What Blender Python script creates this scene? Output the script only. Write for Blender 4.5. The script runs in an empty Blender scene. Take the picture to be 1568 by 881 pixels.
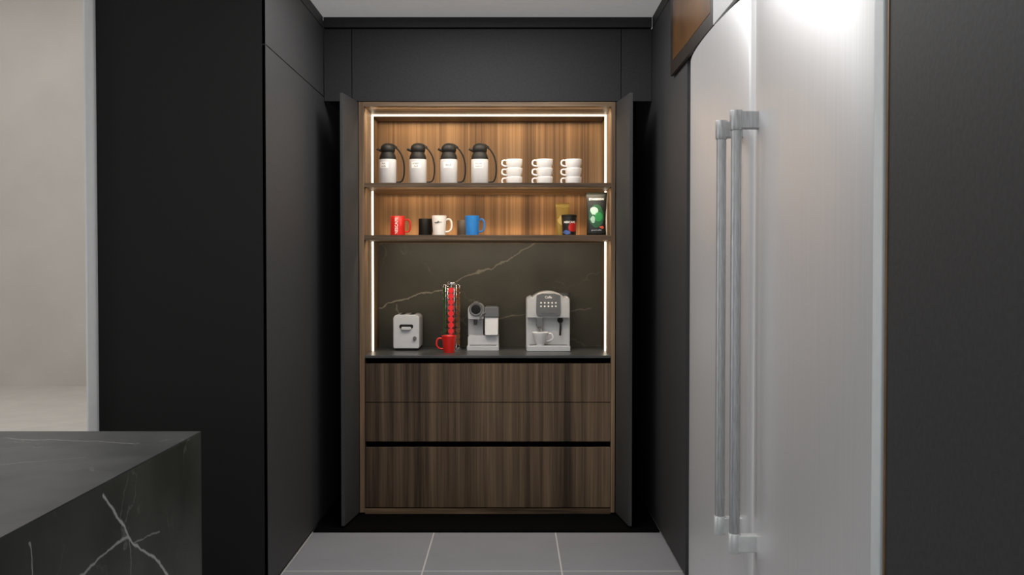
import bpy, bmesh, math
from math import sin, cos, pi, radians, atan, tan
from mathutils import Vector, Matrix

scene = bpy.context.scene
COL = scene.collection

# ------------------------------------------------------------------ materials
def newmat(name):
    m = bpy.data.materials.new(name); m.use_nodes = True
    nt = m.node_tree
    b = nt.nodes.get("Principled BSDF")
    return m, nt, b

def N(nt, t, **kw):
    n = nt.nodes.new(t)
    for k, v in kw.items():
        setattr(n, k, v)
    return n

def c4(c): return (c[0], c[1], c[2], 1.0)

def simple(name, col, rough=0.5, metal=0.0, var=0.06, scale=30.0, bump=0.0, stretch=(1,1,1), coat=0.0, trans=0.0, spec=0.5, aniso=0.0, glow=0.0):
    m, nt, b = newmat(name)
    tc = N(nt, "ShaderNodeTexCoord"); mp = N(nt, "ShaderNodeMapping")
    mp.inputs["Scale"].default_value = stretch
    nt.links.new(tc.outputs["Object"], mp.inputs["Vector"])
    no = N(nt, "ShaderNodeTexNoise"); no.inputs["Scale"].default_value = scale; no.inputs["Detail"].default_value = 4
    nt.links.new(mp.outputs[0], no.inputs["Vector"])
    cr = N(nt, "ShaderNodeValToRGB")
    cr.color_ramp.elements[0].position = 0.3; cr.color_ramp.elements[1].position = 0.7
    cr.color_ramp.elements[0].color = c4([max(0, x*(1-var)) for x in col])
    cr.color_ramp.elements[1].color = c4([min(1, x*(1+var)) for x in col])
    nt.links.new(no.outputs["Fac"], cr.inputs[0]); nt.links.new(cr.outputs[0], b.inputs["Base Color"])
    b.inputs["Roughness"].default_value = rough; b.inputs["Metallic"].default_value = metal
    b.inputs["Coat Weight"].default_value = coat; b.inputs["Transmission Weight"].default_value = trans
    b.inputs["Specular IOR Level"].default_value = spec
    if aniso:
        tg = N(nt, "ShaderNodeTangent", direction_type='RADIAL', axis='Z')
        b.inputs["Anisotropic"].default_value = aniso; b.inputs["Anisotropic Rotation"].default_value = 0.25
        nt.links.new(tg.outputs[0], b.inputs["Tangent"])
    if glow:
        b.inputs["Emission Color"].default_value = c4(col); b.inputs["Emission Strength"].default_value = glow
    if bump:
        bp = N(nt, "ShaderNodeBump"); bp.inputs["Strength"].default_value = bump; bp.inputs["Distance"].default_value = 0.002
        nt.links.new(no.outputs["Fac"], bp.inputs["Height"]); nt.links.new(bp.outputs[0], b.inputs["Normal"])
    return m

def emis(name, col, strength):
    m, nt, b = newmat(name)
    b.inputs["Base Color"].default_value = c4(col)
    b.inputs["Emission Color"].default_value = c4(col); b.inputs["Emission Strength"].default_value = strength
    return m

def wood(name, cols, band_scale, fine_scale, rough=0.45, contrast=1.0, gain=1.0):
    m, nt, b = newmat(name); L = nt.links.new
    tc = N(nt, "ShaderNodeTexCoord")
    def noise(sc, det, dist=0.0, off=0):
        mp = N(nt, "ShaderNodeMapping"); mp.inputs["Scale"].default_value = sc; mp.inputs["Location"].default_value = (off, off*0.7, off*1.3)
        L(tc.outputs["Object"], mp.inputs["Vector"])
        n = N(nt, "ShaderNodeTexNoise"); n.inputs["Scale"].default_value = 1; n.inputs["Detail"].default_value = det
        n.inputs["Distortion"].default_value = dist; n.inputs["Roughness"].default_value = 0.55
        L(mp.outputs[0], n.inputs["Vector"]); return n.outputs["Fac"]
    n1 = noise(band_scale, 2, 0.3, 3.1)
    n2 = noise(fine_scale, 4, 0.0, 1.7)
    n3 = noise([s*0.32 for s in fine_scale], 3, 0.3, 5.2)
    def math_(op, a, bb):
        n = N(nt, "ShaderNodeMath", operation=op)
        for i, v in enumerate((a, bb)):
            if isinstance(v, (int, float)): n.inputs[i].default_value = v
            else: L(v, n.inputs[i])
        return n.outputs[0]
    s = math_('ADD', math_('MULTIPLY', n1, 0.50), math_('ADD', math_('MULTIPLY', n2, 0.24), math_('MULTIPLY', n3, 0.26)))
    cr = N(nt, "ShaderNodeValToRGB"); e = cr.color_ramp.elements
    e[0].position = 0.5-0.13/contrast; e[1].position = 0.5+0.13/contrast
    e[0].color = c4([x*gain for x in cols[0]]); e[1].color = c4([x*gain for x in cols[2]])
    k = e.new(0.5); k.color = c4([x*gain for x in cols[1]])
    L(s, cr.inputs[0]); L(cr.outputs[0], b.inputs["Base Color"])
    b.inputs["Roughness"].default_value = rough; b.inputs["Specular IOR Level"].default_value = 0.3
    bp = N(nt, "ShaderNodeBump"); bp.inputs["Strength"].default_value = 0.25; bp.inputs["Distance"].default_value = 0.001
    L(n2, bp.inputs["Height"]); L(bp.outputs[0], b.inputs["Normal"])
    return m

def marble(name, dark, light, vein, segs, rough=0.3, cloud=2.5, warp=0.06, fine=0.35, spec=0.5, mask=(1,1,1), fscale=2.3):
    m, nt, b = newmat(name); L = nt.links.new
    tc = N(nt, "ShaderNodeTexCoord")
    def noise(sc, det):
        n = N(nt, "ShaderNodeTexNoise"); n.inputs["Scale"].default_value = sc; n.inputs["Detail"].default_value = det
        L(tc.outputs["Object"], n.inputs["Vector"]); return n
    def vm(op, a, bb=None, s=None):
        n = N(nt, "ShaderNodeVectorMath", operation=op)
        for i, v in enumerate((a, bb)):
            if v is None: continue
            if isinstance(v, (tuple, list, Vector)): n.inputs[i].default_value = tuple(v)
            else: L(v, n.inputs[i])
        if s is not None:
            if isinstance(s, (int, float)): n.inputs["Scale"].default_value = s
            else: L(s, n.inputs["Scale"])
        return n
    def ma(op, a, bb=0.0, clamp=False):
        n = N(nt, "ShaderNodeMath", operation=op); n.use_clamp = clamp
        for i, v in enumerate((a, bb)):
            if isinstance(v, (int, float)): n.inputs[i].default_value = v
            else: L(v, n.inputs[i])
        return n.outputs[0]
    nw = noise(6.0, 6)
    off = vm('SUBTRACT', nw.outputs["Color"], (0.5, 0.5, 0.5))
    p = vm('ADD', tc.outputs["Object"], vm('SCALE', off.outputs[0], s=warp*4).outputs[0]).outputs[0]
    p = vm('MULTIPLY', p, mask).outputs[0]
    total = None
    thick = noise(12.0, 3).outputs["Fac"]
    for (a, q, w, st) in segs:
        a = Vector([a[i]*mask[i] for i in range(3)]); q = Vector([q[i]*mask[i] for i in range(3)]); ba = q-a
        pa = vm('SUBTRACT', p, a).outputs[0]
        h = ma('DIVIDE', vm('DOT_PRODUCT', pa, ba).outputs["Value"], ba.dot(ba), True)
        d = vm('LENGTH', vm('SUBTRACT', pa, vm('SCALE', tuple(ba), s=h).outputs[0]).outputs[0]).outputs["Value"]
        wv = ma('MULTIPLY', thick, 2*w)
        v = ma('MULTIPLY', ma('SUBTRACT', 1.3, ma('DIVIDE', d, wv), True), st)
        total = v if total is None else ma('MAXIMUM', total, v)
    nh = noise(fscale, 6).outputs["Fac"]
    hl = ma('SUBTRACT', 1.0, ma('MULTIPLY', ma('ABSOLUTE', ma('SUBTRACT', nh, 0.5)), 160.0), True)
    msk = ma('MULTIPLY', ma('SUBTRACT', noise(3.1, 2).outputs["Fac"], 0.5), 6.0, True)
    hl = ma('MULTIPLY', ma('MULTIPLY', hl, msk), fine)
    total = hl if total is None else ma('MAXIMUM', total, hl)
    body = N(nt, "ShaderNodeValToRGB"); e = body.color_ramp.elements
    e[0].position = 0.35; e[1].position = 0.7; e[0].color = c4(dark); e[1].color = c4(light)
    L(noise(cloud, 7).outputs["Fac"], body.inputs[0])
    mx = N(nt, "ShaderNodeMix", data_type='RGBA')
    L(total, mx.inputs[0]); L(body.outputs[0], mx.inputs[6]); mx.inputs[7].default_value = c4(vein)
    L(mx.outputs[2], b.inputs["Base Color"]); b.inputs["Roughness"].default_value = rough
    b.inputs["Specular IOR Level"].default_value = spec
    return m

def blobs(name, base, items, rough=0.4):
    m, nt, b = newmat(name); L = nt.links.new
    tc = N(nt, "ShaderNodeTexCoord")
    nz = N(nt, "ShaderNodeTexNoise"); nz.inputs["Scale"].default_value = 40; L(tc.outputs["Object"], nz.inputs["Vector"])
    ad = N(nt, "ShaderNodeVectorMath", operation='MULTIPLY_ADD')
    L(nz.outputs["Color"], ad.inputs[0]); ad.inputs[1].default_value = (0.016,)*3; L(tc.outputs["Object"], ad.inputs[2])
    cur = None
    for (x, z, rx, rz, col) in items:
        mp = N(nt, "ShaderNodeVectorMath", operation='SUBTRACT'); L(ad.outputs[0], mp.inputs[0]); mp.inputs[1].default_value = (x+.008, 0, z+.008)
        ml = N(nt, "ShaderNodeVectorMath", operation='MULTIPLY'); L(mp.outputs[0], ml.inputs[0]); ml.inputs[1].default_value = (1/rx, 0, 1/rz)
        ln = N(nt, "ShaderNodeVectorMath", operation='LENGTH'); L(ml.outputs[0], ln.inputs[0])
        lt = N(nt, "ShaderNodeMath", operation='LESS_THAN'); L(ln.outputs["Value"], lt.inputs[0]); lt.inputs[1].default_value = 1
        mx = N(nt, "ShaderNodeMix", data_type='RGBA'); L(lt.outputs[0], mx.inputs[0])
        if cur is None: mx.inputs[6].default_value = c4(base)
        else: L(cur, mx.inputs[6])
        mx.inputs[7].default_value = c4(col); cur = mx.outputs[2]
    L(cur, b.inputs["Base Color"]); b.inputs["Roughness"].default_value = rough
    return m

# ------------------------------------------------------------------ mesh helpers
def empty(name, loc=(0, 0, 0)):
    o = bpy.data.objects.new(name, None); o.location = loc; o.empty_display_size = 0.05
    COL.objects.link(o); return o

def finish(name, bm, mat, parent=None, loc=(0, 0, 0), smooth=False, bevel=0, seg=3):
    bmesh.ops.recalc_face_normals(bm, faces=bm.faces)
    me = bpy.data.meshes.new(name); bm.to_mesh(me); bm.free()
    for p in me.polygons: p.use_smooth = smooth or bevel > 0
    o = bpy.data.objects.new(name, me); COL.objects.link(o)
    me.materials.append(mat)
    o.location = loc
    if parent: o.parent = parent
    if bevel:
        md = o.modifiers.new("Bevel", 'BEVEL'); md.width = bevel; md.segments = seg; md.limit_method = 'ANGLE'; md.angle_limit = radians(40)
        md.harden_normals = True
    return o

def box(name, x0, x1, y0, y1, z0, z1, mat, parent=None, bevel=0, seg=2):
    bm = bmesh.new()
    vs = [bm.verts.new((x, y, z)) for x in (x0, x1) for y in (y0, y1) for z in (z0, z1)]
    for f in ((0,1,3,2),(4,6,7,5),(0,4,5,1),(2,3,7,6),(0,2,6,4),(1,5,7,3)):
        bm.faces.new([vs[i] for i in f])
    return finish(name, bm, mat, parent, bevel=bevel, seg=seg)

def lathe(name, prof, mat, parent=None, loc=(0,0,0), seg=40, axis='Z'):
    bm = bmesh.new(); rings = []
    for r, z in prof:
        if r < 1e-5:
            rings.append([bm.verts.new((0, 0, z))])
        else:
            rings.append([bm.verts.new((r*cos(2*pi*i/seg), r*sin(2*pi*i/seg), z)) for i in range(seg)])
    for a, b in zip(rings, rings[1:]):
        if len(a) == 1 and len(b) == 1: continue
        for i in range(seg):
            j = (i+1) % seg
            if len(a) == 1: bm.faces.new((a[0], b[i], b[j]))
            elif len(b) == 1: bm.faces.new((a[i], a[j], b[0]))
            else: bm.faces.new((a[i], a[j], b[j], b[i]))
    if axis == 'Y':
        bmesh.ops.rotate(bm, verts=bm.verts, cent=(0,0,0), matrix=Matrix.Rotation(radians(90), 3, 'X'))
    if axis == 'X':
        bmesh.ops.rotate(bm, verts=bm.verts, cent=(0,0,0), matrix=Matrix.Rotation(radians(90), 3, 'Y'))
    o = finish(name, bm, mat, parent, loc, smooth=True)
    md = o.modifiers.new("Split", 'EDGE_SPLIT'); md.split_angle = radians(38)
    return o

def smoothpts(pts, n=6):
    P = [Vector(p) for p in pts]; out = []
    for i in range(len(P)-1):
        p0 = P[max(i-1, 0)]; p1 = P[i]; p2 = P[i+1]; p3 = P[min(i+2, len(P)-1)]
        for k in range(n):
            t = k/n
            out.append(0.5*((2*p1)+(-p0+p2)*t+(2*p0-5*p1+4*p2-p3)*t*t+(-p0+3*p1-3*p2+p3)*t**3))
    out.append(P[-1]); return out

def tube(name, pts, r, mat, parent=None, loc=(0,0,0), seg=12, n=6, flat=1.0):
    P = smoothpts(pts, n) if n > 1 else [Vector(p) for p in pts]
    bm = bmesh.new(); rings = []
    up = Vector((0, 1, 0)); 
    for i, p in enumerate(P):
        t = (P[min(i+1, len(P)-1)]-P[max(i-1, 0)]).normalized()
        u = up if abs(t.dot(up)) < 0.9 else Vector((1, 0, 0))
        a = t.cross(u).normalized(); b = a.cross(t).normalized()
        rings.append([bm.verts.new(p+a*r*cos(2*pi*k/seg)*flat+b*r*sin(2*pi*k/seg)) for k in range(seg)])
    for a, b in zip(rings, rings[1:]):
        for i in range(seg):
            j = (i+1) % seg; bm.faces.new((a[i], a[j], b[j], b[i]))
    bm.faces.new(rings[0]); bm.faces.new(rings[-1][::-1])
    return finish(name, bm, mat, parent, loc, smooth=True)

def prism(name, pts, y0, y1, mat, parent=None, loc=(0,0,0), bevel=0.0, seg=3):
    bm = bmesh.new()
    a = [bm.verts.new((x, y0, z)) for x, z in pts]; b = [bm.verts.new((x, y1, z)) for x, z in pts]
    bm.faces.new(a); bm.faces.new(b[::-1])
    for i in range(len(pts)):
        j = (i+1) % len(pts); bm.faces.new((a[i], a[j], b[j], b[i]))
    return finish(name, bm, mat, parent, loc, bevel=bevel, seg=seg)

def round_rect(x0, x1, z0, z1, rt, rb=0.003, n=8):
    pts = []
    for cx, cz, r, a0 in ((x1-rb, z0+rb, rb, -90), (x1-rt, z1-rt, rt, 0), (x0+rt, z1-rt, rt, 90), (x0+rb, z0+rb, rb, 180)):
        for k in range(n+1):
            a = radians(a0+90*k/n); pts.append((cx+r*cos(a), cz+r*sin(a)))
    return pts

def arc_patch(name, r, a0, a1, z0, z1, mat, parent, n=12):
    bm = bmesh.new(); lo = []; hi = []
    for k in range(n+1):
        a = radians(a0+(a1-a0)*k/n); x, y = r*sin(a), -r*cos(a)
        lo.append(bm.verts.new((x, y, z0))); hi.append(bm.verts.new((x, y, z1)))
    for k in range(n): bm.faces.new((lo[k], lo[k+1], hi[k+1], hi[k]))
    return finish(name, bm, mat, parent, smooth=True)

def text(name, s, size, mat, parent, loc, wrap=None, rot=0, bold=0.0):
    cu = bpy.data.curves.new(name, 'FONT'); cu.body = s; cu.size = size; cu.align_x = 'CENTER'; cu.align_y = 'CENTER'
    cu.offset = bold
    tmp = bpy.data.objects.new("tmp_text", cu); COL.objects.link(tmp)
    dg = bpy.context.evaluated_depsgraph_get(); me = bpy.data.meshes.new_from_object(tmp.evaluated_get(dg))
    bpy.data.objects.remove(tmp); bpy.data.curves.remove(cu)
    cr, sr = cos(radians(rot)), sin(radians(rot))
    for v in me.vertices:
        x, z = v.co.x*cr-v.co.y*sr, v.co.x*sr+v.co.y*cr
        if wrap:
            a = x/wrap+loc[0]; v.co = (wrap*sin(a), -wrap*cos(a), z+loc[2])
        else: v.co = (x+loc[0], loc[1], z+loc[2])
    me.materials.clear(); me.materials.append(mat)
    me.name = name
    o = bpy.data.objects.new(name, me); COL.objects.link(o); o.parent = parent
    return o

# ------------------------------------------------------------------ palette
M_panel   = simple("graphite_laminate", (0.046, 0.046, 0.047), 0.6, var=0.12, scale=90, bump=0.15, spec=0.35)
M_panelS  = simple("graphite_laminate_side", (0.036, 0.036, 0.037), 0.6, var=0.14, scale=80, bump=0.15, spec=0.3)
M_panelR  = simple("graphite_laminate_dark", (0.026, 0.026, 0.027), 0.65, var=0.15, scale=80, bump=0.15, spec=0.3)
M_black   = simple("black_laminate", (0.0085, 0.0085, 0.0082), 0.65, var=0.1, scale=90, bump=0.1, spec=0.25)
M_void    = simple("black_recess", (0.002, 0.002, 0.002), 0.9, spec=0.05)
M_ceil    = simple("ceiling_paint_glow", (0.78, 0.77, 0.76), 0.9, var=0.02, scale=20, glow=0.20)  # ceiling is no lamp; its emission is added as ambient fill
M_ceil2   = simple("ceiling_paint_hallway", (0.78, 0.77, 0.76), 0.9, var=0.02, scale=20)
M_beige   = simple("beige_plaster", (0.54, 0.51, 0.475), 0.85, var=0.05, scale=1.5)
M_beigefl = simple("beige_stone_floor", (0.53, 0.505, 0.47), 0.6, var=0.05, scale=4)
M_jamb    = simple("white_lacquer", (0.62, 0.62, 0.62), 0.4, var=0.02)
M_steel   = simple("brushed_steel", (0.80, 0.80, 0.805), 0.40, metal=0.60, var=0.03, scale=4, stretch=(60, 60, 0.6), aniso=0.6, spec=0.3)
M_steelD  = simple("brushed_steel_handle", (0.38, 0.385, 0.39), 0.42, metal=0.5, var=0.16, scale=6, stretch=(30, 30, 3))
M_steelL  = simple("brushed_steel_collar", (0.66, 0.67, 0.67), 0.42, metal=0.4, var=0.14, scale=14)
M_gap     = simple("door_gasket", (0.02, 0.02, 0.02), 0.7)
M_trimW   = simple("fridge_trim", (0.60, 0.64, 0.64), 0.5, var=0.03)
M_bronze  = simple("bronze_panel", (0.15, 0.070, 0.022), 0.30, metal=0.3, var=0.85, scale=1.6)
M_bronzeD = simple("bronze_frame", (0.024, 0.017, 0.012), 0.4, metal=0.3, var=0.2, scale=6)
M_oakedge = simple("oak_edge", (0.15, 0.085, 0.04), 0.5, var=0.2, scale=20)
WC = ((0.034, 0.021, 0.012), (0.118, 0.075, 0.043), (0.215, 0.143, 0.084))
M_woodV   = wood("walnut_vertical_grain", WC, (5.5, 5.5, 0.15), (130, 130, 2.0), 0.5, 1.15)
M_woodF   = wood("walnut_frame", WC, (9, 9, 0.4), (130, 130, 3.0), 0.5, 1.0, 1.5)
M_woodH   = wood("walnut_horizontal_grain", WC, (1.0, 9, 9), (4, 130, 130), 0.45, 1.1, 1.2)
WB = ((0.070, 0.039, 0.018), (0.190, 0.114, 0.058), (0.31, 0.198, 0.108))
M_woodB   = wood("walnut_reeded_back", WB, (7, 7, 0.15), (150, 150, 1.0), 0.55, 1.2, 1.08)
M_led     = emis("led_diffuser", (1.0, 0.87, 0.67), 2.8)
M_chrome  = simple("chrome", (0.75, 0.75, 0.76), 0.2, metal=1.0, var=0.03)
M_white   = simple("white_porcelain", (0.82, 0.82, 0.82), 0.3, var=0.02)
M_redc    = simple("red_ceramic", (0.66, 0.018, 0.012), 0.35, var=0.05)
M_bluec   = simple("blue_ceramic", (0.02, 0.20, 0.60), 0.4, var=0.05)
M_blackc  = simple("black_ceramic", (0.006, 0.006, 0.006), 0.55, spec=0.3)
M_greyc   = simple("grey_ceramic", (0.17, 0.13, 0.095), 0.5)
M_blackpl = simple("black_plastic", (0.006, 0.006, 0.006), 0.55, spec=0.3)
M_satin   = simple("satin_steel_white", (0.58, 0.59, 0.61), 0.45, metal=0.0, var=0.03)
M_silver  = simple("silver_plastic", (0.53, 0.54, 0.55), 0.4, metal=0.1, var=0.03)
M_silverD = simple("dark_silver_plastic", (0.14, 0.145, 0.15), 0.4, metal=0.2, var=0.05)
M_label   = simple("paper_label", (0.95, 0.95, 0.93), 0.6, var=0.02)
M_ink     = simple("printed_ink", (0.02, 0.02, 0.02), 0.6)
M_print   = simple("white_print", (0.88, 0.88, 0.86), 0.5)
M_greencap = simple("green_foil", (0.05, 0.12, 0.04), 0.5, metal=0.1)
M_browncap = simple("copper_foil", (0.22, 0.085, 0.03), 0.5, metal=0.1)
M_redcap  = simple("red_foil", (0.80, 0.015, 0.02), 0.45, metal=0.0)
M_gold    = blobs("gold_pouch", (0.42, 0.27, 0.045), [(0.0, 0.10, 0.03, 0.03, (0.70, 0.52, 0.15)), (0.01, 0.19, 0.06, 0.01, (0.55, 0.38, 0.10))], 0.55)
M_pouch   = blobs("black_green_pouch", (0.006, 0.008, 0.006), [(0.0, 0.11, 0.042, 0.065, (0.012, 0.10, 0.03)),
              (-0.012, 0.14, 0.022, 0.024, (0.50, 0.70, 0.55)), (0.012, 0.105, 0.022, 0.028, (0.02, 0.28, 0.06)), (-0.02, 0.09, 0.012, 0.02, (0.4, 0.6, 0.45)), (0.03, 0.045, 0.013, 0.008, (0.7, 0.1, 0.03))], 0.55)
M_tin     = blobs("black_red_tin", (0.010, 0.008, 0.008), [(0.022, 0.055, 0.028, 0.03, (0.50, 0.02, 0.015)), (-0.015, 0.022, 0.022, 0.012, (0.06, 0.12, 0.35))])

M_splash = marble("backsplash_marble", (0.036, 0.033, 0.022), (0.080, 0.071, 0.049), (0.42, 0.38, 0.29),
    [((-0.84, 6.1, 1.165), (-0.42, 6.1, 1.26), 0.0045, 0.6), ((-0.42, 6.1, 1.26), (0.17, 6.1, 1.57), 0.0045, 0.42),
     ((-0.10, 6.1, 1.07), (0.30, 6.1, 1.20), 0.004, 0.25), ((0.20, 6.1, 1.10), (0.50, 6.1, 1.16), 0.004, 0.25),
     ((-0.70, 6.1, 1.17), (-0.66, 6.1, 0.92), 0.004, 0.3), ((-0.42, 6.1, 1.26), (-0.30, 6.1, 1.02), 0.003, 0.2)], 0.4, 2.0, 0.03, 0.25, 0.3, (1, 0, 1))
M_counter = marble("counter_stone", (0.038, 0.039, 0.037), (0.080, 0.080, 0.075), (0.35, 0.34, 0.3),
    [((-0.55, 5.52, 0.9), (-0.45, 6.0, 0.9), 0.004, 0.4)], 0.35, 4, 0.03, mask=(1, 1, 0))
M_island = marble("island_marble", (0.016, 0.020, 0.015), (0.050, 0.056, 0.045), (0.52, 0.53, 0.50),
    [((-0.92, 2.20, 0.895), (-0.92, 2.345, 0.755), 0.0045, 0.75), ((-0.92, 2.345, 0.755), (-0.92, 2.62, 0.58), 0.004, 0.75),
     ((-0.92, 2.345, 0.755), (-0.92, 2.03, 0.745), 0.004, 0.6), ((-0.92, 1.86, 0.885), (-0.92, 1.88, 0.80), 0.0035, 0.6),
     ((-0.92, 2.36, 0.745), (-0.92, 2.56, 0.70), 0.0025, 0.35), ((-0.92, 2.03, 0.745), (-0.92, 1.85, 0.68), 0.003, 0.5),
     ((-0.92, 2.345, 0.755), (-0.92, 2.36, 0.60), 0.0025, 0.35)], 0.45, 3.5, 0.02, 0.2, 0.35, (0, 1, 1))
M_islandT = marble("island_marble_top", (0.026, 0.028, 0.027), (0.056, 0.058, 0.056), (0.30, 0.30, 0.28),
    [((-1.45, 2.78, 0.92), (-1.05, 2.70, 0.92), 0.004, 0.5), ((-1.75, 2.62, 0.92), (-1.45, 2.78, 0.92), 0.004, 0.35),
     ((-1.30, 2.40, 0.92), (-1.10, 2.50, 0.92), 0.004, 0.3)], 0.5, 5, 0.03, 0.35, 0.25, (1, 1, 0), 4.0)

def floor_mat():
    m, nt, b = newmat("grey_porcelain_tiles"); L = nt.links.new
    tc = N(nt, "ShaderNodeTexCoord"); mp = N(nt, "ShaderNodeMapping"); mp.inputs["Location"].default_value = (0.413, -4.5, 0)
    L(tc.outputs["Object"], mp.inputs["Vector"])
    br = N(nt, "ShaderNodeTexBrick"); br.offset = 0.0; br.squash = 1.0
    br.inputs["Scale"].default_value = 1.0; br.inputs["Brick Width"].default_value = 0.643; br.inputs["Row Height"].default_value = 0.66
    br.inputs["Mortar Size"].default_value = 0.0035; br.inputs["Mortar Smooth"].default_value = 0.0
    br.inputs["Color1"].default_value = (0.270, 0.272, 0.290, 1); br.inputs["Color2"].default_value = (0.286, 0.288, 0.306, 1)
    br.inputs["Mortar"].default_value = (0.60, 0.58, 0.55, 1)
    L(mp.outputs[0], br.inputs["Vector"])
    no = N(nt, "ShaderNodeTexNoise"); no.inputs["Scale"].default_value = 5; no.inputs["Detail"].default_value = 6; L(tc.outputs["Object"], no.inputs["Vector"])
    mx = N(nt, "ShaderNodeMix", data_type='RGBA', blend_type='MULTIPLY'); mx.inputs[0].default_value = 0.15
    L(br.outputs["Color"], mx.inputs[6]); L(no.outputs["Fac"], mx.inputs[7]); L(mx.outputs[2], b.inputs["Base Color"])
    b.inputs["Roughness"].default_value = 0.5
    return m
M_floor = floor_mat()

# ------------------------------------------------------------------ room shell
box("floor", -1.80, 1.60, -2.5, 6.4, -0.08, 0.0, M_floor)
box("floor_hallway", -9.0, -1.80, -2.5, 11.6, -0.08, 0.0, M_beigefl)
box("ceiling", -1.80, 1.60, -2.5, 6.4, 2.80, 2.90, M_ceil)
box("ceiling_hallway", -9.0, -1.80, -2.5, 11.6, 5.20, 5.30, M_ceil2)
box("wall_back", -1.80, 1.60, 6.20, 6.40, 0.0, 2.80, M_void)
box("wall_right", 1.50, 1.60, -2.5, 6.20, 0.0, 2.80, M_black)
box("wall_hallway", -9.0, -1.80, 11.5, 11.6, 0.0, 5.20, M_beige)
box("wall_left", -9.1, -9.0, -2.5, 11.6, 0.0, 5.20, M_beige)
box("wall_upper", -1.80, -1.70, -2.5, 11.5, 2.90, 5.20, M_beige)
box("wall_partition", -1.80, -1.70, 6.40, 11.5, 0.0, 2.90, M_beige)
box("trim_1", -1.822, -1.776, 4.17, 4.24, 0.0, 2.795, M_jamb, bevel=0.018, seg=4)
box("trim_2", -1.052, 0.781, 5.155, 6.19, 0.0, 0.010, M_void)

# left tall unit (black end, graphite side)
tl = empty("tall_cabinet")
box("end_panel", -1.775, -1.053, 4.20, 4.222, 0.02, 2.798, M_black, tl)
box("carcass", -1.775, -1.066, 4.222, 6.19, 0.0, 2.798, M_black, tl)
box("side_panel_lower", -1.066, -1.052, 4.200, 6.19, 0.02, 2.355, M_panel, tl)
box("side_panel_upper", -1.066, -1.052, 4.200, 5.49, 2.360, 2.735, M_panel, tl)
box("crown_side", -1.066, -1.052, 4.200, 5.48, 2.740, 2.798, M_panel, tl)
# right tall unit (between fridge and niche)
tr = empty("filler_cabinet")
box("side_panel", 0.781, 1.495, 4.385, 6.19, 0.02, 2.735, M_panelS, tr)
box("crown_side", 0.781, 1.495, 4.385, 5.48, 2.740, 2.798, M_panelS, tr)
# near right tall unit
tn = empty("pantry_cabinet")
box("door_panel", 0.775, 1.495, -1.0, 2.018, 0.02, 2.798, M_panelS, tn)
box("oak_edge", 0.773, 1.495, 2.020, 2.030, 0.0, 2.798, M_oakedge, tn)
# fascia above the niche
fa = empty("niche_fascia")
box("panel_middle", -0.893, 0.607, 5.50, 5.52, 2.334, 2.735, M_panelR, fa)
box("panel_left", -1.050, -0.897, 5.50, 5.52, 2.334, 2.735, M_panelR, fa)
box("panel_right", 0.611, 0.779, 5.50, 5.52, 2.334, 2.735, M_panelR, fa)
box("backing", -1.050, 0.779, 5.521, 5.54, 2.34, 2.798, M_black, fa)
box("crown", -1.050, 0.779, 5.485, 5.52, 2.742, 2.798, M_panelR, fa)
# upper bronze cabinets over fridge
ub = empty("upper_cabinet")
box("door_far_frame", 0.763, 0.778, 3.745, 4.74, 2.325, 2.795, M_bronzeD, ub, bevel=0.002)
box("door_far_panel", 0.761, 0.766, 3.80, 4.66, 2.385, 2.75, M_bronze, ub, bevel=0.002)
box("door_near", 0.762, 0.778, 2.10, 3.735, 2.325, 2.795, M_jamb, ub, bevel=0.002)
box("carcass", 0.782, 1.49, 2.04, 4.38, 2.325, 2.795, M_black, ub)

# ------------------------------------------------------------------ coffee cabinet
cc = empty("coffee_cabinet")
XL, XLi, XRi, XR = -0.858, -0.829, 0.557, 0.579
box("side_left", XL, XLi, 5.50, 6.12, 0.02, 2.330, M_woodF, cc)
box("side_right", XRi, XR, 5.50, 6.12, 0.02, 2.330, M_woodF, cc)
box("top", XLi, XRi, 5.50, 6.12, 2.305, 2.330, M_woodH, cc)
box("bottom", XLi, XRi, 5.50, 6.12, 0.012, 0.042, M_woodH, cc)
box("back_upper", XLi, XRi, 6.10, 6.12, 1.553, 2.305, M_woodB, cc)
box("backsplash", XLi, XRi, 6.10, 6.12, 0.88, 1.553, M_splash, cc)
box("shelf_upper", XLi, XRi, 5.503, 6.10, 1.854, 1.879, M_woodH, cc, bevel=0.0015)
box("shelf_lower", XLi, XRi, 5.503, 6.10, 1.556, 1.586, M_woodH, cc, bevel=0.0015)
box("countertop", XLi, XRi, 5.503, 6.10, 0.893, 0.908, M_counter, cc, bevel=0.001)
box("drawer_carcass", XLi, XRi, 5.56, 6.10, 0.042, 0.893, M_void, cc)
for i, (z0, z1) in enumerate(((0.645, 0.862), (0.422, 0.641), (0.048, 0.389))):
    box("drawer_front_%d" % (i+1), XLi+0.002, XRi-0.002, 5.503, 5.525, z0, z1, M_woodV, cc, bevel=0.001)
for i, (z0, z1) in enumerate(((1.879, 2.295), (1.586, 1.853), (0.908, 1.555))):
    box("led_left_%d" % i, XLi, XLi+0.009, 5.80, 5.812, z0, z1, M_led, cc)
    box("led_right_%d" % i, XRi-0.009, XRi, 5.80, 5.812, z0, z1, M_led, cc)
box("led_top", XLi, XRi, 5.80, 5.812, 2.297, 2.305, M_led, cc)

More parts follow.
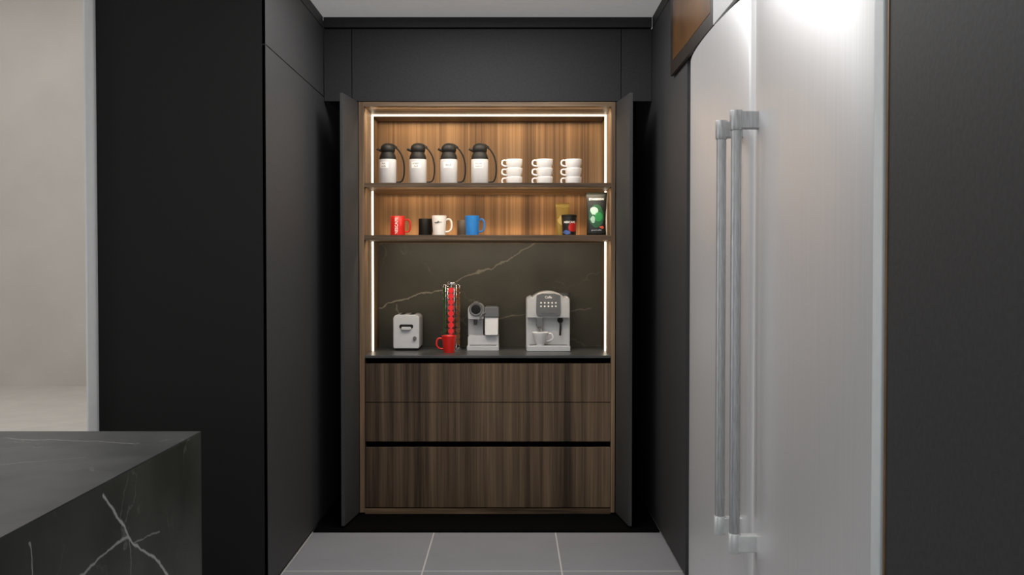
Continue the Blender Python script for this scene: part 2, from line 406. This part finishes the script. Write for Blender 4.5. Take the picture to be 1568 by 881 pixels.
def pocket_door(name, x_h, x_n):
    e = empty(name); bm = bmesh.new(); t = 0.018
    s = -1 if x_h < 0 else 1
    pts = [(x_h, 5.495), (x_n, 5.20), (x_n+s*t, 5.20), (x_h+s*t, 5.495)]
    lo = [bm.verts.new((x, y, 0.022)) for x, y in pts]; hi = [bm.verts.new((x, y, 2.328)) for x, y in pts]
    bm.faces.new(lo); bm.faces.new(hi[::-1])
    for i in range(4):
        j = (i+1) % 4; bm.faces.new((lo[i], lo[j], hi[j], hi[i]))
    finish("leaf", bm, M_panel, e, bevel=0.0015)
pocket_door("cabinet_door", -0.860, -0.893)
pocket_door("cabinet_door.001", 0.582, 0.622)

# ------------------------------------------------------------------ island
isl = empty("kitchen_island")
box("block", -2.9, -0.924, 0.5, 2.90, 0.0, 0.916, M_island, isl)
box("top_slab", -2.9, -0.924, 0.5, 2.90, 0.916, 0.920, M_islandT, isl)

# ------------------------------------------------------------------ refrigerators
FT = 2.318
def fridge(name, y0, y1, handle_y):
    e = empty(name)
    box("carcass", 0.815, 1.48, y0+0.003, y1-0.003, 0.0, FT, M_gap, e)
    bm = bmesh.new(); n = 48; rows = []
    for k in range(n+1):
        t = -1+2*k/n; y = (y0+y1)/2+t*(y1-y0-0.008)/2
        x = 0.762+0.022*t*t+0.010*t**6+0.012*max(0, abs(t)-0.975)/0.025
        rows.append((bm.verts.new((x, y, 0.03)), bm.verts.new((x, y, FT))))
    for a, b in zip(rows, rows[1:]): bm.faces.new((a[0], b[0], b[1], a[1]))
    bl = [bm.verts.new((0.814, rows[0][0].co.y, z)) for z in (0.03, FT)]
    br = [bm.verts.new((0.814, rows[-1][0].co.y, z)) for z in (0.03, FT)]
    bm.faces.new((rows[0][0], rows[0][1], bl[1], bl[0])); bm.faces.new((rows[-1][0], br[0], br[1], rows[-1][1]))
    bm.faces.new([r[1] for r in rows]+[br[1], bl[1]]); bm.faces.new([r[0] for r in rows]+[br[0], bl[0]])
    finish("door", bm, M_steel, e, smooth=True).modifiers.new("s", 'EDGE_SPLIT').split_angle = radians(30)
    lathe("handle_bar", [(0, 0.50), (0.0165, 0.50), (0.0165, 1.895), (0, 1.895)], M_steelD, e, (0.712, handle_y, 0), 32)
    for i, z in enumerate((0.492, 1.842)):
        lathe("collar_%d" % i, [(0, z), (0.019, z), (0.0205, z+0.003), (0.0205, z+0.060), (0.019, z+0.063), (0, z+0.063)], M_steelL if i == 0 else M_steelD, e, (0.712, handle_y, 0), 32)
        box("standoff_%d" % i, 0.715, 0.790, handle_y-0.0175, handle_y+0.0175, z+0.004, z+0.059, M_steelL if i == 0 else M_steelD, e, bevel=0.004)
fridge("refrigerator", 3.222, 4.380, 3.34)
fridge("refrigerator.001", 2.092, 3.216, 3.12)
box("trim_3", 0.768, 1.48, 2.038, 2.088, 0.0, FT, M_trimW, bevel=0.004)

# ------------------------------------------------------------------ thermal carafes
def carafe(name, x, y, la, txt):
    e = empty(name, (x, y, 1.879))
    lathe("body", [(0, 0), (0.047, 0), (0.050, 0.004), (0.050, 0.148), (0.048, 0.158), (0, 0.158)], M_satin, e)
    lathe("shoulder", [(0.0, 0.152), (0.0495, 0.152), (0.0495, 0.160), (0.047, 0.172), (0.040, 0.188), (0.036, 0.196), (0, 0.196)], M_blackpl, e)
    lathe("lid", [(0, 0.190), (0.036, 0.190), (0.042, 0.200), (0.043, 0.212), (0.040, 0.228), (0.030, 0.240), (0.014, 0.247), (0, 0.249)], M_blackpl, e)
    tube("spout", [(-0.028, 0, 0.196), (-0.045, 0, 0.206), (-0.062, 0, 0.214)], 0.012, M_blackpl, e, flat=0.6)
    tube("handle", [(0.028, 0, 0.226), (0.052, 0, 0.218), (0.072, 0, 0.195), (0.088, 0, 0.160), (0.096, 0, 0.115), (0.094, 0, 0.060), (0.080, 0, 0.026), (0.046, 0, 0.020)], 0.0045, M_blackpl, e)
    tube("thumb_lever", [(0.0, 0, 0.246), (0.03, 0, 0.240), (0.056, 0, 0.222)], 0.006, M_blackpl, e, flat=0.6)
    arc_patch("label", 0.0508, la-32, la+32, 0.100, 0.136, M_label, e)
    text("label_text", txt, 0.017, M_ink, e, (radians(la), 0, 0.118), wrap=0.0513)
for i, (x, la, t) in enumerate(((-0.724, -20, "hot\nmilk"), (-0.548, -8, "cream\nhalf"), (-0.368, 0, "decaf"), (-0.188, -6, "house\nblend"))):
    carafe("thermal_carafe" + (".%03d" % i if i else ""), x, 5.72, la, t)

# ------------------------------------------------------------------ cups
def cup_profile(rb, rm, rt, h, t=0.003):
    return [(0, 0.002), (rb*0.8, 0.002), (rb*0.8, 0), (rb, 0.0), (rb*1.03, 0.004), (rm, h*0.45), (rt, h-0.002), (rt-t*0.5, h), (rt-t, h-0.002), (rm-t, h*0.45), (rb-t, 0.008), (0, 0.006)]

def cup(e, prefix, rb, rm, rt, h, mat, hang, z=0, hr=0.0045, reach=0.028, lo=0.22, hi=0.8):
    lathe(prefix+"body", cup_profile(rb, rm, rt, h), mat, e, (0, 0, z), 48)
    a = radians(hang); ca, sa = cos(a), sin(a)
    def P(r, zz): return (r*ca, r*sa, z+zz)
    ra = rb+(rt-rb)*lo; rc = rb+(rt-rb)*hi
    tube(prefix+"handle", [P(rc-0.002, h*hi), P(rc+reach*0.6, h*(hi+0.03)), P(rc+reach, h*(hi-0.12)), P(rc+reach, h*(lo+0.18)), P(ra+reach*0.7, h*(lo+0.02)), P(ra-0.001, h*lo)], hr, mat, e)

for i, (x, y) in enumerate(((0.013, 5.72), (0.190, 5.72), (0.358, 5.72))):
    e = empty("coffee_cup_stack" + (".%03d" % i if i else ""), (x, y, 1.879))
    for k in range(3):
        cup(e, "cup_%d_" % k, 0.038, 0.0465, 0.048, 0.050, M_white, 180+(k-1)*7, z=k*0.0512+0.001, hr=0.0048, reach=0.024, lo=0.2, hi=0.84)

def mug(name, x, y, z, r, h, mat, hang, taper=1.0, txt=None):
    e = empty(name, (x, y, z))
    cup(e, "", r*taper, r*(0.5+0.5*taper), r, h, mat, hang, reach=0.030, hr=0.0055)
    if txt: text("print", txt[0], txt[1], txt[2], e, (radians(txt[5]), 0, txt[3]), wrap=r+0.0012, rot=txt[4], bold=0.0005)
SH = 1.586
mug("coffee_mug", -0.672, 5.76, SH, 0.043, 0.118, M_redc, 0, 1.0, ("NESCAFE", 0.0235, M_print, 0.059, 90, -2))
mug("coffee_mug.001", -0.514, 5.82, SH, 0.040, 0.106, M_blackc, 60)
mug("coffee_mug.002", -0.426, 5.74, SH, 0.043, 0.120, M_white, 0, 0.8, ("coffee", 0.018, M_ink, 0.080, 0, -5))
mug("coffee_mug.003", -0.292, 5.87, SH, 0.036, 0.100, M_greyc, 120)
mug("coffee_mug.004", -0.233, 5.75, SH, 0.042, 0.120, M_bluec, -10, 0.88)
mug("coffee_mug.005", -0.367, 5.69, 0.908, 0.042, 0.100, M_redc, 185, 0.72)

e = empty("coffee_jar", (0.334, 5.74, SH))
lathe("body", [(0, 0), (0.036, 0), (0.039, 0.003), (0.044, 0.10), (0.044, 0.112), (0, 0.112)], M_tin, e)
lathe("lid", [(0, 0.110), (0.0455, 0.110), (0.0455, 0.122), (0.043, 0.125), (0, 0.125)], M_blackpl, e)
text("print", "NESCAFE", 0.017, M_print, e, (0, 0, 0.080), wrap=0.0455, bold=0.0004)

def pouch(name, x, y, z, w, h, d, mat, rotz=0):
    e = empty(name, (x, y, z)); e.rotation_euler[2] = radians(rotz)
    bm = bmesh.new(); n = 28; rows = []
    for k in range(15):
        t = k/14; dz = d*(1-t**1.8)*0.5+0.0015; ww = w*0.5*(0.93+0.07*t-0.05*sin(pi*t))
        ring = []
        for i in range(n):
            a = 2*pi*i/n; ca, sa = cos(a), sin(a)
            ring.append(bm.verts.new((ww*(abs(ca)**0.55)*(1 if ca >= 0 else -1), dz*(abs(sa)**0.9)*(1 if sa >= 0 else -1)*(1+0.08*sin(9*t+i)), h*t)))
        rows.append(ring)
    for a, b in zip(rows, rows[1:]):
        for i in range(n):
            j = (i+1) % n; bm.faces.new((a[i], a[j], b[j], b[i]))
    bm.faces.new(rows[0]); bm.faces.new(rows[-1])
    finish("bag", bm, mat, e, smooth=True)
    return e
pouch("coffee_bag", 0.306, 5.93, SH, 0.086, 0.205, 0.05, M_gold, 6)
e = pouch("coffee_bag.001", 0.482, 5.60, SH, 0.120, 0.245, 0.065, M_pouch, -4)
text("print", "STARBREW", 0.017, M_print, e, (0, -0.018, 0.205), bold=0.0003)
text("print_small", "ground coffee", 0.010, M_print, e, (0, -0.037, 0.03))

# ------------------------------------------------------------------ toaster
CT = 0.908
e = empty("toaster", (-0.630, 5.82, CT))
prism("body", round_rect(-0.077, 0.077, 0.012, 0.213, 0.026, 0.010), 0.0, 0.25, M_satin, e, bevel=0.006)
box("base", -0.070, 0.070, 0.008, 0.242, 0.004, 0.016, M_blackpl, e)
for k, (fx, fy) in enumerate(((-0.055, 0.02), (0.055, 0.02), (-0.055, 0.23), (0.055, 0.23))):
    lathe("foot_%d" % k, [(0, 0), (0.010, 0), (0.011, 0.006), (0, 0.006)], M_blackpl, e, (fx, fy, 0), 16)
prism("lever_slot", round_rect(-0.040, 0.042, 0.132, 0.156, 0.010, 0.010), -0.003, 0.01, M_blackpl, e)
prism("lever", round_rect(-0.028, 0.030, 0.124, 0.142, 0.008, 0.008), -0.016, 0.0, M_satin, e, bevel=0.003)
lathe("browning_knob", [(0, 0), (0.011, 0), (0.011, 0.010), (0.009, 0.012), (0, 0.012)], M_silverD, e, (0.052, -0.001, 0.075), 20, axis='Y')
for k, sx in enumerate((-0.03, 0.03)):
    box("bread_slot_%d" % k, sx-0.013, sx+0.013, 0.03, 0.22, 0.2125, 0.2145, M_blackpl, e)

# ------------------------------------------------------------------ capsule tower
e = empty("coffee_capsule_holder", (-0.363, 5.87, CT))
lathe("base", [(0, 0), (0.058, 0), (0.060, 0.004), (0.058, 0.012), (0.050, 0.018), (0.010, 0.022), (0, 0.022)], M_chrome, e)
lathe("pole", [(0, 0.02), (0.006, 0.02), (0.006, 0.405), (0, 0.405)], M_chrome, e, seg=16)
lathe("top_cap", [(0, 0.392), (0.030, 0.392), (0.032, 0.398), (0.030, 0.406), (0.010, 0.412), (0, 0.412)], M_chrome, e)
cols = [M_redcap, M_browncap, M_greencap, M_redcap, M_browncap, M_greencap]
for k in range(6):
    ang = radians(-90+k*60); hh = 10
    bm = bmesh.new()
    for j in range(hh):
        zc = 0.048+j*0.0345
        mt = Matrix.Translation(Vector((cos(ang)*0.036, sin(ang)*0.036, zc))) @ Matrix.Rotation(ang, 4, 'Z') @ Matrix.Rotation(radians(90), 4, 'Y')
        bmesh.ops.create_cone(bm, cap_ends=True, segments=20, radius1=0.010, radius2=0.0160, depth=0.022, matrix=mt)
        mt2 = Matrix.Translation(Vector((cos(ang)*0.048, sin(ang)*0.048, zc))) @ Matrix.Rotation(ang, 4, 'Z') @ Matrix.Rotation(radians(90), 4, 'Y')
        bmesh.ops.create_cone(bm, cap_ends=True, segments=20, radius1=0.0172, radius2=0.0172, depth=0.002, matrix=mt2)
    finish("capsules_%d" % k, bm, cols[k], e)
    for s in (-1, 1):
        ox, oy = -sin(ang)*0.018*s, cos(ang)*0.018*s
        px, py = cos(ang)*0.046+ox, sin(ang)*0.046+oy
        tube("rail_%d_%d" % (k, s), [(px, py, 0.012), (px, py, 0.39), (px*0.6, py*0.6, 0.398)], 0.0016, M_chrome, e, n=1, seg=8)

# ------------------------------------------------------------------ capsule machine with milk jug
e = empty("capsule_coffee_machine", (-0.174, 5.80, CT))
prism("base", round_rect(-0.094, 0.096, 0.0, 0.030, 0.006, 0.004), 0.0, 0.26, M_silver, e, bevel=0.003)
prism("base_upper", round_rect(-0.090, 0.094, 0.030, 0.088, 0.012, 0.002), 0.045, 0.26, M_satin, e, bevel=0.004)
box("drip_grille", -0.078, 0.082, 0.006, 0.044, 0.030, 0.034, M_silverD, e)
prism("column", round_rect(-0.090, 0.000, 0.086, 0.235, 0.01, 0.002), 0.10, 0.26, M_silver, e, bevel=0.004)
prism("brew_head", round_rect(-0.088, 0.006, 0.185, 0.280, 0.040, 0.012), 0.015, 0.24, M_silver, e, bevel=0.006)
lathe("head_ring", [(0, 0), (0.041, 0), (0.041, 0.012), (0.037, 0.016), (0.030, 0.014), (0, 0.014)], M_silverD, e, (-0.040, 0.018, 0.247), 36, axis='Y')
lathe("head_glass", [(0, 0.013), (0.029, 0.013), (0.024, 0.018), (0, 0.020)], M_blackpl, e, (-0.040, 0.018, 0.247), 32, axis='Y')
box("lever_arm", -0.052, -0.026, 0.02, 0.16, 0.278, 0.293, M_silverD, e, bevel=0.004)
lathe("spout", [(0, 0.150), (0.009, 0.150), (0.013, 0.190), (0, 0.190)], M_silverD, e, (-0.045, 0.055, 0), 20)
prism("milk_jug", round_rect(0.012, 0.092, 0.090, 0.200, 0.006, 0.010), 0.02, 0.15, M_white, e, bevel=0.006)
prism("milk_lid", round_rect(0.008, 0.096, 0.200, 0.262, 0.014, 0.004), 0.012, 0.20, M_silverD, e, bevel=0.005)
tube("milk_spout", [(0.02, 0.02, 0.225), (-0.006, 0.0, 0.215), (-0.016, -0.002, 0.180)], 0.006, M_silverD, e)

# ------------------------------------------------------------------ espresso machine
e = empty("espresso_machine", (0.216, 5.80, CT))
prof = [(-0.131, 0.0), (0.131, 0.0), (0.131, 0.300)]
for k in range(1, 9):
    a = radians(90*k/9); prof.append((0.096+0.035*cos(a), 0.300+0.024*sin(a)))
for k in range(0, 13):
    a = radians(35+110*k/12); prof.append((0.105*cos(a)/cos(radians(35))*0.9, 0.318+0.036*(sin(a)-sin(radians(35)))/(1-sin(radians(35)))))
for k in range(1, 9):
    a = radians(90+90*k/9); prof.append((-0.096+0.035*cos(a), 0.300+0.024*sin(a)))
prof.append((-0.131, 0.300))
prism("body", prof, 0.06, 0.28, M_silver, e, bevel=0.006)
prism("front_apron", [(p[0]*0.97, p[1]*0.985) for p in prof if p[1] >= 0.28] + [(-0.127, 0.195), (0.127, 0.195)], 0.015, 0.065, M_silver, e, bevel=0.006)
prism("drip_tray", round_rect(-0.128, 0.128, 0.0, 0.034, 0.006, 0.004), -0.045, 0.062, M_silver, e, bevel=0.004)
box("tray_grille", -0.112, 0.112, -0.036, 0.052, 0.0335, 0.0355, M_silverD, e)
pp = [(-0.070, 0.330), (-0.072, 0.235)] + [(-0.072+0.018*(1-cos(radians(a))), 0.225-0.018*sin(radians(a))) for a in (0, 30, 60, 90)] + [(0.054+0.018*sin(radians(a)), 0.225-0.018*cos(radians(a))) for a in (0, 30, 60, 90)] + [(0.070, 0.330), (0.035, 0.341), (-0.035, 0.341)]
prism("control_panel", pp, 0.004, 0.018, M_silverD, e, bevel=0.002)
for r in range(2):
    for k in range(5):
        lathe("button_%d_%d" % (r, k), [(0, 0), (0.0055, 0), (0.0045, 0.004), (0, 0.004)], M_print, e, (-0.044+k*0.022, 0.005, 0.285-r*0.020), 14, axis='Y')
text("print", "Caffe", 0.020, M_print, e, (0, 0.0025, 0.318), bold=0.0004)
prism("display", round_rect(-0.045, 0.045, 0.222, 0.250, 0.003, 0.003), 0.001, 0.005, M_silverD, e)
prism("spout_block", round_rect(-0.072, -0.032, 0.140, 0.200, 0.010, 0.012), 0.0, 0.06, M_silverD, e, bevel=0.004)
for k, sx in enumerate((-0.062, -0.042)):
    lathe("nozzle_%d" % k, [(0, 0.118), (0.005, 0.118), (0.007, 0.142), (0, 0.142)], M_chrome, e, (sx, 0.018, 0), 16)
lathe("steam_knob", [(0, 0), (0.017, 0), (0.017, 0.014), (0.014, 0.018), (0, 0.018)], M_blackpl, e, (0.072, 0.060, 0.180), 24, axis='Y')
tube("steam_wand", [(0.072, 0.045, 0.175), (0.073, 0.030, 0.150), (0.070, 0.024, 0.090)], 0.006, M_blackpl, e)
lathe("bean_hopper", [(0, 0.30), (0.045, 0.30), (0.048, 0.335), (0.05, 0.338), (0, 0.342)], M_silverD, e, (0.095, 0.20, 0), 28)
ec = empty("coffee_cup", (0.168, 5.785, CT+0.0355))
cup(ec, "", 0.022, 0.040, 0.050, 0.078, M_white, -5, reach=0.026, lo=0.3, hi=0.85)
lathe("foot", [(0, 0), (0.024, 0), (0.022, 0.005), (0, 0.005)], M_white, ec, seg=28)

# ------------------------------------------------------------------ lights
def area(name, loc, rot, sx, sy, power, col=(1, 1, 1)):
    l = bpy.data.lights.new(name, 'AREA'); l.shape = 'RECTANGLE'; l.size = sx; l.size_y = sy; l.energy = power; l.color = col
    o = bpy.data.objects.new(name, l); o.location = loc; o.rotation_euler = [radians(a) for a in rot]; COL.objects.link(o); return o
area("ceiling_area_light", (-0.35, 3.0, 2.78), (0, 0, 0), 0.9, 1.8, 18, (1, 0.98, 0.97))
area("ceiling_area_light.002", (-0.15, 4.6, 2.78), (0, 0, 0), 0.9, 0.7, 22, (1, 0.98, 0.97))
area("ceiling_area_light.001", (-5.0, 8.0, 5.1), (0, 0, 0), 4, 4, 135, (1, 0.98, 0.96))  # unseen area light added so the hallway wall is lit
# unseen area light added at the left wall to brighten the refrigerators
area("fill_light.001", (-8.9, 2.6, 2.0), (0, -90, 0), 3.8, 3.0, 130, (0.97, 0.98, 1.0))
area("fill_light", (-1.5, -2.0, 1.6), (90, 0, 0), 4.0, 2.2, 30, (1, 0.99, 0.98))  # added fill from behind the camera, source unseen
for nm, z, p in (("led_glow", 2.298, 5.8), ("led_glow.001", 1.848, 2.9), ("led_glow.002", 1.550, 3.6)):  # fill added along front shelf edges to light object fronts; visible strips sit deeper
    area(nm, (-0.136, 5.54, z), (40, 0, 0), 1.3, 0.02, p, (1.0, 0.83, 0.62))
area("led_glow.003", (-0.136, 6.06, 1.592), (180, 0, 0), 1.3, 0.015, 1.2, (1.0, 0.62, 0.30))
area("led_glow.004", (-0.136, 6.06, 1.848), (0, 0, 0), 1.3, 0.015, 0.7, (1.0, 0.62, 0.30))
area("led_glow.005", (-0.136, 6.03, 2.298), (0, 0, 0), 1.3, 0.015, 1.4, (1.0, 0.64, 0.32))

w = bpy.data.worlds.new("World"); scene.world = w; w.use_nodes = True
w.node_tree.nodes["Background"].inputs[0].default_value = (0.9, 0.95, 1.0, 1); w.node_tree.nodes["Background"].inputs[1].default_value = 0.4

# ------------------------------------------------------------------ camera
cd = bpy.data.cameras.new("camera"); cam = bpy.data.objects.new("camera", cd); COL.objects.link(cam)
cd.sensor_width = 36; cd.lens = 36*1500/1568; cam.location = (0, 0, 1.41)
cam.rotation_euler = (radians(90-1.24), 0, 0); cd.clip_start = 0.05
scene.camera = cam
scene.view_settings.view_transform = 'Standard'
scene.view_settings.look = 'None'
